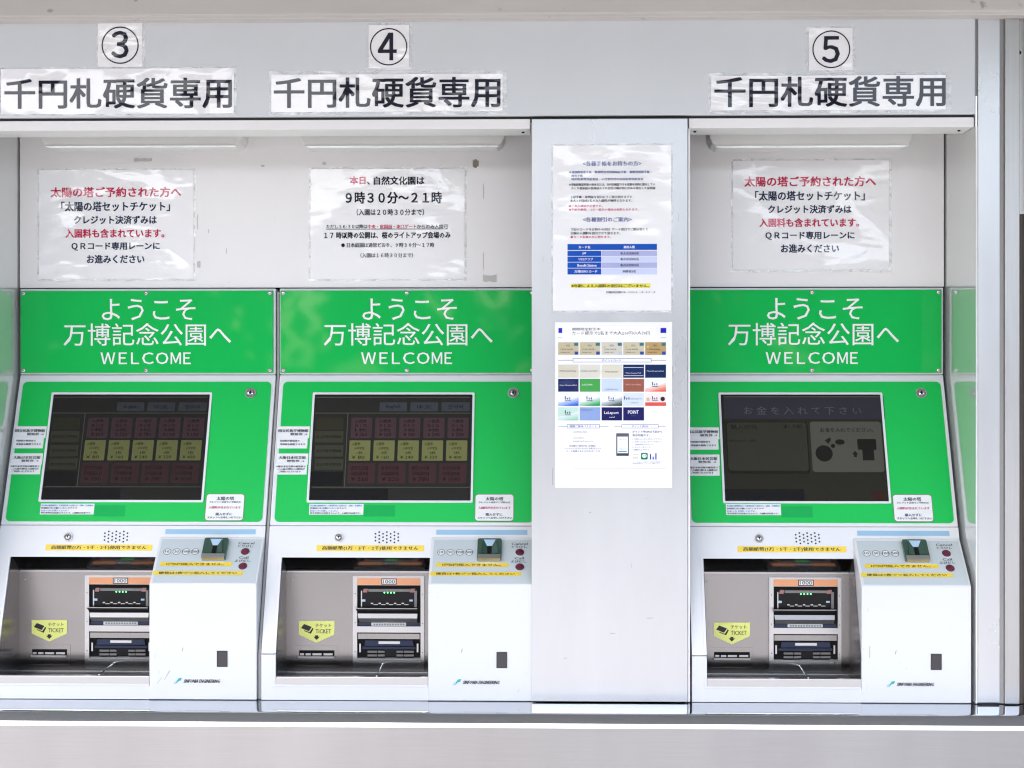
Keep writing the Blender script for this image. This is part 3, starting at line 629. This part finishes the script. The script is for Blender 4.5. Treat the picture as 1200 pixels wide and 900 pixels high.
q.slab(FC, rrect(x0+.002, y0-.001, x1-.002, y0+.010, .001), T, T+.0115, M['plate'])
cs = part(q, 'coin_slot', cb, bevel=.001)
xm = (x0+x1)/2; ym = (y0+y1)/2; q = MB(); tp = T+.0095
q.flat(FC, [(x0+.011, y1-.004), (xm-.005, ym+.006), (xm+.005, ym+.006), (x1-.011, y1-.004)], tp, M['paleblue']); q.flat(FC, rrect(xm-.0046, y0+.012, xm+.0046, ym+.006), tp, M['black_matt'])
for s_ in (-1, 1): q.add([FC.p(xm+s_*.005, y0+.012, tp-.0005), FC.p(xm+s_*.005, ym+.006, tp-.0005), FC.p(xm+s_*.013, y1-.004, tp+.002), FC.p(xm+s_*.018, y0+.012, tp+.004)], [(0, 1, 2, 3)] if s_ < 0 else [(3, 2, 1, 0)], M['dark_green'])
part(q, 'slot_mouth', cb)
q = MB(); x0, y0, x1, y1 = FX.R(581.8, 764, 594.3, 782.8)
q.ring(FX, rrect(x0, y0, x1, y1), rrect(x0+.0012, y0+.0012, x1-.0012, y1-.0012), .0002, .0012, M['gap']); q.flat(FX, rrect(x0+.0012, y0+.0012, x1-.0012, y1-.0012), .0005, paint('smoked_window', (.055, .05, .052, 1), .25)); part(q, 'sensor_window', cb)
q = MB(); poly(FX, ((530.3, 803), (531.3, 800.3), (535, 798.5), (536.5, 796.2), (540.3, 795.6), (539.6, 798.6), (536.5, 799.6), (534, 802.2)), .0006, M['teal'], q); poly(FX, ((530.3, 803), (531.3, 800.3), (534.4, 798.9), (533.8, 801.6)), .0008, M['paleblue'], q)
q.text(FX, 'SINFONIA ENGINEERING', FX.R(542.6, 797.6, 585.5, 801.7), .0006, M['ink'], .06, .25); part(q, 'lettering', cb)
q = MB()
for pts in (((540.2, 764.5), (541.5, 760.2), (542.2, 760.2), (541, 764.5)),): poly(FX, pts, .0004, M['rubber'], q)
part(q, 'scratch', cb)

tag(root, 'green and white ticket machine under the circled 4, yellow row on its screen', 'ticket machine', 'ticket machines set in the wall')
machines = {4: root}
for k in (3, 5):
    c = copy_tree(root, skip=('screen_display',) if True else ()); c.location = BASE+Vector((DX[k], 0, 0))
    sc_ = [o for o in bpy.data.objects if o.parent == c and o.name.startswith('screen_door')]
    ts = [o for o in bpy.data.objects if o.parent == c and o.name.startswith('touch_screen')][0]
    machines[k] = c
    d = display(k).build('screen_display', ts, BASE)
    c['label'] = {3: 'green and white ticket machine under the circled 3, dimmer screen than its neighbour', 5: 'green and white ticket machine under the circled 5, standing alone in its alcove'}[k]

def wear(k, marks):
    c = machines[k]; cb_ = [o for o in bpy.data.objects if o.parent == c and o.name.startswith('coin_box')][0]
    for pts in marks:
        q = MB(); q.flat(FX, [FX.px(u, v, DX[k]) for u, v in pts][::-1], .0006, M['scratch']); q.build('scratch', cb_, BASE)
M['scratch'] = paint('grey_scratch', (.46, .46, .48, 1), .6)
wear(3, (((184, 801), (184.6, 801), (190, 793.5), (189.3, 793.5)), ((192, 797), (193, 796.4), (199, 787), (198.6, 785)), ((186, 790), (186.4, 790), (186.6, 785), (186.2, 785)), ((181, 771), (181.4, 771), (183, 766), (182.6, 766))))
wear(5, (((1018.5, 771), (1019.4, 771), (1019.6, 757), (1018.7, 757)), ((1016, 716), (1016.5, 716), (1018, 713), (1017.5, 713))))
for u, v, w_, h_ in ((714, 742, 7, .8), (757, 724, 9, .7), (740, 660, .6, 5), (690, 600, 3, .8), (650.6, 462, .9, 1.2), (792, 405, 1.2, 1.6), (636, 300, .6, 7), (795, 250, .6, 9), (660, 771, 5, .6), (647, 548, 1.0, 20)):
    x0, y0, x1, y1 = F0.R(u, v, u+w_, v+h_); q = MB(); q.flat(F0, [(x0, y0), ((x0+x1)/2, y0-.0003), (x1, y0+.0003), (x1, y1), (x0+(x1-x0)*.3, y1+.0004)], .0006, M['scratch']); q.build('scuff_mark', booth)
wear(4, (((606, 812), (606.4, 812), (609, 807), (608.6, 807)), ((512, 700), (513.5, 700), (513.5, 699.5), (512, 699.5))))
for k in (3, 5):                                  # stuck on by hand: never quite alike
    for d_ in [o for o in bpy.data.objects if o.parent == machines[k] and o.name.startswith('screen_door')]:
        for o in [x for x in bpy.data.objects if x.parent == d_ and x.name.startswith('sticker')]:
            o.location = FF.ux*random.uniform(-.0016, .0016)+FF.uy*random.uniform(-.0018, .0018)

# ------------------------------------------------------------------ papers on the booth
def sheet(name, fr, rc, film, label, cat, group=None, mat='paper', off=.0012, rot=0):
    x0, y0, x1, y1 = fr.R(*rc)
    q = MB(); q.slab(fr, rrect(x0, y0, x1, y1), off-.0006, off, M[mat])
    o = q.build(name, None, fr.p((x0+x1)/2, y0, off)); tag(o, label, cat, group)
    if film:
        a = .0017
        fx0, fy0, fx1, fy1 = fr.R(*film); n = 14; pts = []
        for (ax, ay, bx, by) in ((fx0, fy0, fx1, fy0), (fx1, fy0, fx1, fy1), (fx1, fy1, fx0, fy1), (fx0, fy1, fx0, fy0)):
            for i in range(n):
                pts.append((ax+(bx-ax)*i/n+random.uniform(-.0008, .0008), ay+(by-ay)*i/n+random.uniform(-.0008, .0008)))
        q = MB(); q.flat(fr, pts, .0004, M['film']); q.build('clear_film', o, fr.p((x0+x1)/2, y0, off))
    return o, fr.p((x0+x1)/2, y0, off), off
def letters(o3, fr, rows, name='lettering', extra=None, dx=0):
    o, base, off = o3; q = MB()
    for t_, rc, mt, bo in rows: q.text(fr, t_, fr.R(*rc, dx), off+.0006, M[mt] if isinstance(mt, str) else mt, bo)
    if extra: extra(q, off)
    return q.build(name, o, base)
for k, rc, fm, cx, cy, dig, drc in ((3, (115, 27, 167, 78.5), (113.5, 25.5, 170, 80), 141, 53.2, '3', (130.5, 37, 151, 68)),
                                    (4, (432, 29.5, 479.5, 80), (430, 27.5, 483, 82), 455.5, 55, '4', (443, 39, 465, 70.5)),
                                    (5, (948, 33, 999, 82.5), (944, 31, 1002, 84.5), 974, 58, '5', (963, 43, 984, 73.5))):
    o3 = sheet('number_sign', F0, rc, fm, 'square laminated paper with a circled number %d on the grey header' % k, 'number sign', 'circled number signs')
    def circ(q, off, cx=cx, cy=cy):
        x, y = F0.px(cx, cy); q.ring(F0, circle(x, y, 22*3/F_PX, n=48), circle(x, y, 20.6*3/F_PX, n=48), off+.0002, off+.0006, M['lam_ink'])
    letters(o3, F0, [('０１２３４５'[int(dig)], drc, 'lam_ink', .022)], extra=circ)
for k, rc, fm, trc in ((3, (1.5, 80.5, 274, 133.5), (-1, 78.5, 277, 135), (5.5, 92, 272, 127)),
                       (4, (318, 87, 589, 131), (315.5, 83, 594, 134.5), (321, 91, 586.5, 126)),
                       (5, (833, 88.5, 1108, 129), (831, 85, 1115, 132.5), (837, 90, 1108, 125))):
    o3 = sheet('banner_sign', F0, rc, fm, 'wide taped paper strip of large black characters below the circled %d' % k, 'paper sign', 'strip signs on the header')
    letters(o3, F0, [('千円札硬貨専用', trc, 'lam_ink', .019)])
NA = [('太陽の塔ご予約された方へ', (59.5, 219.5, 212.5, 231), 'lam_red', .028), ('「太陽の塔セットチケット」', (72, 236.5, 199.5, 247.5), 'lam_navy', .028), ('クレジット決済ずみは', (87, 253, 184, 262.5), 'lam_navy', .03),
      ('入園料も含まれています。', (77, 268.5, 193, 278.5), 'lam_red', .03), ('ＱＲコード専用レーンに', (84, 284, 187.5, 293.5), 'lam_navy', .03), ('お進みください', (102, 299, 169.5, 308.5), 'lam_navy', .03)]
o3 = sheet('notice', FA, (46, 199, 227, 327), (44, 197.5, 229, 329.5), 'laminated notice in red and navy text on the alcove wall above machine 3', 'notice', 'tower ticket notices'); letters(o3, FA, NA)
o3 = sheet('notice', FA, (859, 188, 1041.5, 316), (856.5, 186, 1045, 319), 'wrinkled laminated notice in red and navy text above machine 5, alone in its alcove', 'notice', 'tower ticket notices')
def shift(rc): # same sheet, measured against its own corners
    a0, b0, a1, b1 = 46, 199, 227, 327; s_ = 182.5/181
    return (859+(rc[0]-a0)*s_-.5, 188+(rc[1]-b0)-1.5, 859+(rc[2]-a0)*s_-.5, 188+(rc[3]-b0)-1.5)
letters(o3, FA, [(t_, shift(rc), mt, bo) for t_, rc, mt, bo in NA])
o3 = sheet('notice', FA, (364, 198, 544.5, 327), (362, 196, 547, 329), 'laminated opening hours notice with glare at its edges above machine 4', 'notice')
def under(q, off): q.flat(FA, rrect(*FA.R(382.5, 268.2, 525, 268.9)), off+.0006, M['lam_ink'])
letters(o3, FA, [('本日', (410, 207, 428.5, 216), 'lam_red', .035), ('、', (430, 213, 433.5, 216.5), 'lam_ink', .035), ('自然文化園は', (438, 207, 497.5, 216.5), 'lam_ink', .03), ('９時３０分～２１時', (405, 225, 518, 238.5), 'lam_ink', .03), ('（入園は２０時３０分まで）', (418, 245, 497, 252.5), 'lam_ink', .02),
      ('ただし１６:３０以降は', (382.5, 263.2, 430.5, 268), 'lam_ink', .03), ('中央・庭園前・東口ゲート', (431, 263.2, 488, 268), 'lam_red', .03), ('からのみ入園可', (488.5, 263.2, 525, 268), 'lam_ink', .03), ('１７ 時以降の公開は、桜のライトアップ会場のみ', (380, 272, 528, 279.5), 'lam_ink', .03),
      ('● 日本庭園は通常どおり、９時３０分～１７時', (400, 284.5, 509, 290), 'lam_ink', .03), ('（入園は１６時３０分まで）', (422.5, 296.5, 484, 302), 'lam_ink', .02)], extra=under)
# discount notice on the pillar
o3 = sheet('notice', F0, (648, 170.5, 786.5, 364), (646, 168.5, 788.5, 366), 'laminated discount notice with a blue table on the middle pillar', 'notice')
def table(q, off):
    blue = pc(25, 85, 185)
    q.flat(F0, rrect(*F0.R(665, 286, 769.8, 293)), off+.0003, blue)
    for i, (v0, v1) in enumerate(((294, 300.1), (300.7, 307), (307.6, 314), (314.6, 321.7))):
        q.flat(F0, rrect(*F0.R(665, v0, 704.6, v1)), off+.0003, blue); q.flat(F0, rrect(*F0.R(705.2, v0, 769.8, v1)), off+.0003, pc(178, 184, 226) if i % 2 == 0 else pc(208, 217, 246))
    q.flat(F0, rrect(*F0.R(669, 332.4, 762, 337.4)), off+.0003, pc(238, 228, 90))
wp_ = pc(240, 242, 250)
letters(o3, F0, [('<各種手帳をお持ちの方>', (683, 188.8, 751.5, 194.6), 'lam_blue', .03), ('★身体障害者手帳・精神障害者保健福祉手帳・被爆者健康手帳・', (666.5, 200.2, 763.5, 203.3), 'lam_blue', .03), ('療育手帳', (669.5, 204.8, 683, 207.6), 'lam_blue', .03),
      ('特定医療費受給者証・小児慢性特定疾病医療受給者証', (669.5, 208.6, 754, 211.5), 'lam_blue', .03), ('★運転経歴証明書の原本または、交付日確認できる書類を同時に提示してい', (666.5, 214.8, 767.4, 217.9), 'lam_ink', .03), ('ひとり親家庭の医療証のうち記念公園が別に定める発行した証明書', (669.5, 219.2, 768, 222.2), 'lam_ink', .03),
      ('上記手帳・証明証を窓口にてご提示頂きますと', (668, 229.4, 740.7, 232.4), 'lam_ink', .03), ('本人と付添者1名のみ入園料が無料となります。', (668, 233.7, 740.9, 236.8), 'lam_ink', .03), ('●ご本人確認が必要です。', (666.5, 240, 706, 243), 'lam_red', .03), ('●手帳不携帯、コピー提示の場合は有料となります。', (666.5, 244.3, 748.4, 247.2), 'lam_red', .03),
      ('<各種割引のご案内>', (683, 254.6, 740.3, 260), 'lam_blue', .03), ('下記のカードをお持ちの方は  ゲート窓口でご提示頂くと', (668.6, 267.2, 759.4, 270.4), 'lam_ink', .03), ('公園の入園料を割引させて頂きます。', (668.6, 271.8, 727, 275), 'lam_ink', .03), ('●カード名義の方に限ります。', (668.6, 276.3, 716, 279.3), 'lam_red', .03),
      ('カード名', (678, 288.2, 691.6, 291.3), wp_, .04), ('適用人数', (730.7, 288, 744, 291.2), wp_, .04), ('JAF', (682.4, 295.6, 687, 298.6), wp_, .04), ('リロクラブ', (678, 302.2, 695, 305.3), wp_, .04), ('Benefit Station', (676.7, 309.4, 699, 312.6), wp_, .04), ('万博EXPO カード', (673, 316.4, 700, 319.8), wp_, .04),
      ('本人を含め5名', (726.8, 295.4, 748.4, 298.5), 'lam_ink', .04), ('本人を含め5名', (726.8, 302.2, 748.4, 305.3), 'lam_ink', .04), ('本人を含め5名', (726.8, 309.2, 748.4, 312.4), 'lam_ink', .04), ('同伴者5名', (729.8, 316.6, 745, 319.6), 'lam_ink', .04),
      ('※年齢による入園料の割引はございません。', (669.5, 333, 760.5, 336.9), 'lam_ink', .04), ('万博記念公園マネージメント・パートナーズ', (710, 341.2, 768, 343.8), 'lam_ink', .03)], extra=table)
# points card poster
o3 = sheet('poster', F0, (650.5, 377.5, 787.5, 571.5), None, 'white poster of rows of small colourful cards, lower on the middle pillar', 'poster', mat='paper_flat')
colx = [(654, 678), (679.3, 703.3), (705, 729), (730.3, 754.7), (756, 780.4)]
def cards(q, off):
    z1_, z2_, z3_ = off+.0003, off+.0006, off+.0009
    def rc(c, u0, v0, u1, v1, z=None): q.flat(F0, rrect(*F0.R(u0, v0, u1, v1)), z or z1_, pc(*c))
    def tx(t_, c, u0, v0, u1, v1, bo=0): q.text(F0, t_, F0.R(u0, v0, u1, v1), z3_, pc(*c), bo)
    navy = (40, 40, 95)
    rc((35, 40, 190), 654.5, 384.4, 658.8, 390.2); rc((35, 35, 180), 774, 384.4, 780.7, 390.2); rc((255, 255, 255), 664, 382, 768, 396)
    rc((150, 150, 165), 654, 395.6, 658.8, 396); rc((150, 150, 165), 774, 395.6, 781, 396)
    tx('期間限定割引中', (70, 65, 65), 670.4, 384, 703.3, 387.4); tx('カード提示で2名まで大人210円小人70円', (70, 65, 65), 670.4, 388.2, 761.6, 392.6)
    for i, c in enumerate(((198, 188, 158), (200, 192, 165), (212, 208, 196), (206, 198, 172), (186, 158, 108))):
        u0, u1 = colx[i]; rc(c, u0, 401, u1, 416); rc((60, 120, 125), u1-5.2, 401.8, u1-.4, 405.2, z2_); rc((45, 80, 165) if i != 2 else (190, 200, 215), u1-4.6, 412, u1-.4, 415.6, z2_)
        tx('MITSUI', (70, 60, 50), u0+9.5, 404, u0+14, 406); tx('1234 5678', (75, 65, 50), u0+3, 408.6, u0+17, 410.2); tx('MEMBER CARD', (90, 80, 60), u0+3, 412.4, u0+14, 413.6); rc((215, 195, 110), u0+2, 405.5, u0+4.6, 407.6, z2_)
    def head(u0, u1, v0, v1, t_, a, b_):
        rc((110, 110, 170), u0, v0, u1, v1); rc((248, 248, 255), u0+.5, v0+.5, u1-.5, v1-.5, z2_); tx(t_, navy, a, v0+1, b_, v1-1, .006)
    rc((110, 110, 170), 654, 422, 671.3, 422.5); rc((110, 110, 170), 763.3, 422, 780.5, 422.5); head(671.3, 763.3, 420, 424.5, 'ポイントカード', 705, 728)
    rows = {1: (427.3, 442.7), 2: (444, 459), 3: (460.7, 475.7), 4: (477.3, 492.7)}
    W_ = (240, 243, 250)
    grid = {1: ((214, 209, 190), (220, 218, 205), (221, 217, 200), (30, 48, 98), (20, 44, 90)), 2: ((26, 40, 95), (72, 165, 80), (202, 217, 241), (158, 94, 78), W_), 3: (W_, W_, W_, (216, 226, 246), (244, 232, 230)), 4: ((196, 226, 214), (142, 166, 216), (26, 26, 92), (32, 32, 96))}
    wedge = {(2, 4): (232, 98, 60), (3, 0): (45, 95, 205), (3, 1): (40, 155, 75), (3, 2): (55, 80, 75), (4, 0): (150, 205, 180)}
    for r_i, cs_ in grid.items():
        v0, v1 = rows[r_i]; h = v1-v0
        for i, c in enumerate(cs_):
            u0, u1 = colx[i]; w_ = u1-u0; rc(c, u0, v0, u1, v1)
            if (r_i, i) in wedge:
                wc = wedge[(r_i, i)]
                for s_ in range(5):
                    f = s_/4; cc = tuple(int(W_[j]+(wc[j]-W_[j])*(f*.8+.2)) for j in range(3)); a = .30+.14*s_
                    q.flat(F0, [F0.px(u0, v1), F0.px(u1, v1), F0.px(u1, v0+h*a), F0.px(u0+w_*.4, v0+h*(a+(1-a)*.45)), F0.px(u0, v0+h*min(1, a+.42))] if a+.42 < 1 else [F0.px(u0+w_*(a-.5), v1), F0.px(u1, v1), F0.px(u1, v0+h*a)], z1_+.00005*(s_+1), pc(*cc))
    rc((225, 90, 85), 756, 471.5, 780.4, 475.7, z2_)
    for i, (r_i, u, t_, c, a, b_, y) in enumerate(((1, 0, 'MITSUI SHOPPING', (90, 90, 110), 2, 21, .5), (1, 1, 'MITSUI OUTLET', (90, 100, 120), 2, 21, .5), (1, 2, 'MITSUI OUTLET', (90, 85, 80), 4, 19, .55), (1, 3, 'Mitsui Shopping Park', W_, 3, 21, .65), (1, 4, 'Mitsui Shopping Park', W_, 2, 22, .5),
                        (2, 0, 'Mitsui Shopping Park', W_, 2, 22, .5), (2, 1, 'LAZONA', W_, 3, 15, .45), (2, 2, '1234 5678 9012', (80, 90, 120), 4, 19, .82), (2, 3, 'MITSUI SHOPPING', (225, 200, 190), 3, 21, .45), (4, 1, 'LaLaport', (50, 60, 90), 2, 15, .2), (3, 3, 'LaLaport', (30, 60, 100), 9, 22, .45), (3, 3, 'shopping park', (90, 110, 150), 9, 18, .75))):
        u0 = colx[u][0]; v0, v1 = rows[r_i]; vm = v0+(v1-v0)*y; tx(t_, c, u0+a, vm-.9, u0+b_, vm+.9)
    tx('LaLaport', W_, colx[2][0]+3, 482, colx[2][0]+20, 486, .02); tx('POINT', W_, colx[3][0]+5.5, 480.8, colx[3][0]+18, 485, .02); tx('card', W_, colx[2][0]+9, 488, colx[2][0]+15, 489.6)
    rc((60, 80, 170), 730.3+9, 487, 730.3+15, 487.6, z2_); rc((240, 240, 250), 731.3, 430.5, 754, 431, z2_); rc((240, 240, 250), 731.3, 440, 754, 440.5, z2_)
    for (r_i, i) in ((2, 4), (3, 0), (3, 1), (3, 2), (3, 4), (4, 0), (3, 3)):
        u0 = colx[i][0]+(8 if (r_i, i) != (3, 3) else 1); v0 = rows[r_i][0]+3.5
        for j, hh in enumerate((4, 2, 2.6)): rc((40, 55, 95), u0+2.6*j, v0+4-hh, u0+1+2.6*j, v0+4, z3_)
        if (r_i, i) != (3, 3): rc((50, 50, 60), u0, v0+5, u0+7, v0+5.7, z3_)
    q.flat(F0, circle(*F0.px(776.5, 467.5), .0045, n=14), z3_, pc(45, 40, 40)); rc((215, 190, 150), 757.5, 466, 761, 470, z2_)
    head(664.4, 702.7, 497.3, 501.8, '期間ご優待パスポート', 667.5, 699); head(728.4, 771.6, 497.3, 501.8, 'ポイント用QR', 740, 760)
    for a, b_ in ((654, 664.4), (702.7, 713), (720, 728.4), (771.6, 780)): rc((110, 110, 170), a, 499.3, b_, 499.8)
    rc((244, 245, 246), 671, 504.5, 695.5, 519); tx('SHOPPING PASS', (110, 110, 110), 672, 505.5, 688, 507); tx('有効期限 ---------', (150, 150, 145), 672, 512.5, 694, 514); tx('PASSPORT No.0123', (90, 90, 90), 672, 516.4, 694.5, 518)
    for j, (t_, a, b_) in enumerate((('本店舗から提示があった場合、', 667, 698), ('このショッピングパークのカード使えなくなり', 660.7, 704), ('カード会員さまにおかれましては', 663.5, 703))): tx(t_, navy, a, 521.4+3.1*j, b_, 523.5+3.1*j, .01)
    q.flat(F0, rrect(*F0.R(722, 507.7, 737, 534.4), .0015, 3), z1_, pc(95, 97, 110)); rc((236, 240, 248), 723.4, 511.6, 735.8, 531, z2_); rc((60, 70, 80), 723.4, 531.4, 735.8, 533, z2_); rc((70, 120, 150), 724.6, 528.6, 734.4, 529.6, z3_); tx('ポイント', (100, 130, 160), 725.5, 514, 733.5, 515.6); tx('ご利用ください', (130, 140, 160), 725, 525.5, 734, 527)
    for t_, a, b_, v0, v1, bo in (('ポイント用QRは下記から', 741, 776, 504.5, 507.3, .012), ('表示可能です。', 741, 761.5, 508.7, 511.4, .012), ('1. 三井ショッピングパークアプリ', 741, 775, 513.6, 515.4, .006), ('2. 三井ショッピングパークポイント', 741, 776.5, 516.8, 518.6, .006), ('LINE公式アカウント', 744, 765, 520, 521.7, .006), ('3. メンバーズページ', 741, 762, 523, 524.8, .006), ('4. 施設ウェブサイト', 741, 761, 526, 527.9, .006), ('※ポイント用QRコードは施設により利用可能な店舗が異なります', 741, 778.5, 540.8, 542, 0), ('※詳細は各施設ホームページをご確認ください', 741, 774, 542.8, 543.9, 0)): tx(t_, navy, a, v0, b_, v1, bo)
    q.flat(F0, rrect(*F0.R(751, 530.6, 759, 538.5), .0025, 3), z1_, pc(35, 125, 85)); q.flat(F0, circle(*F0.px(755, 534.2), .0048, .0040, 16), z2_, pc(240, 248, 244)); tx('LINE', (35, 125, 85), 752.8, 533.5, 757.2, 534.9, .02)
    for j, hh in enumerate((6.6, 3.4, 7.5)): rc((45, 65, 175), 761.5+3.2*j, 538.5-hh, 762.9+3.2*j, 538.5, z2_)
    rc((226, 214, 205), 741.5, 535, 748, 537.5); tx('Mitsui Shopping', (70, 70, 70), 741.5, 532, 748, 533.4); rc((150, 165, 205), 672, 548.6, 780, 548.9)
letters(o3, F0, [], name='print', extra=cards)
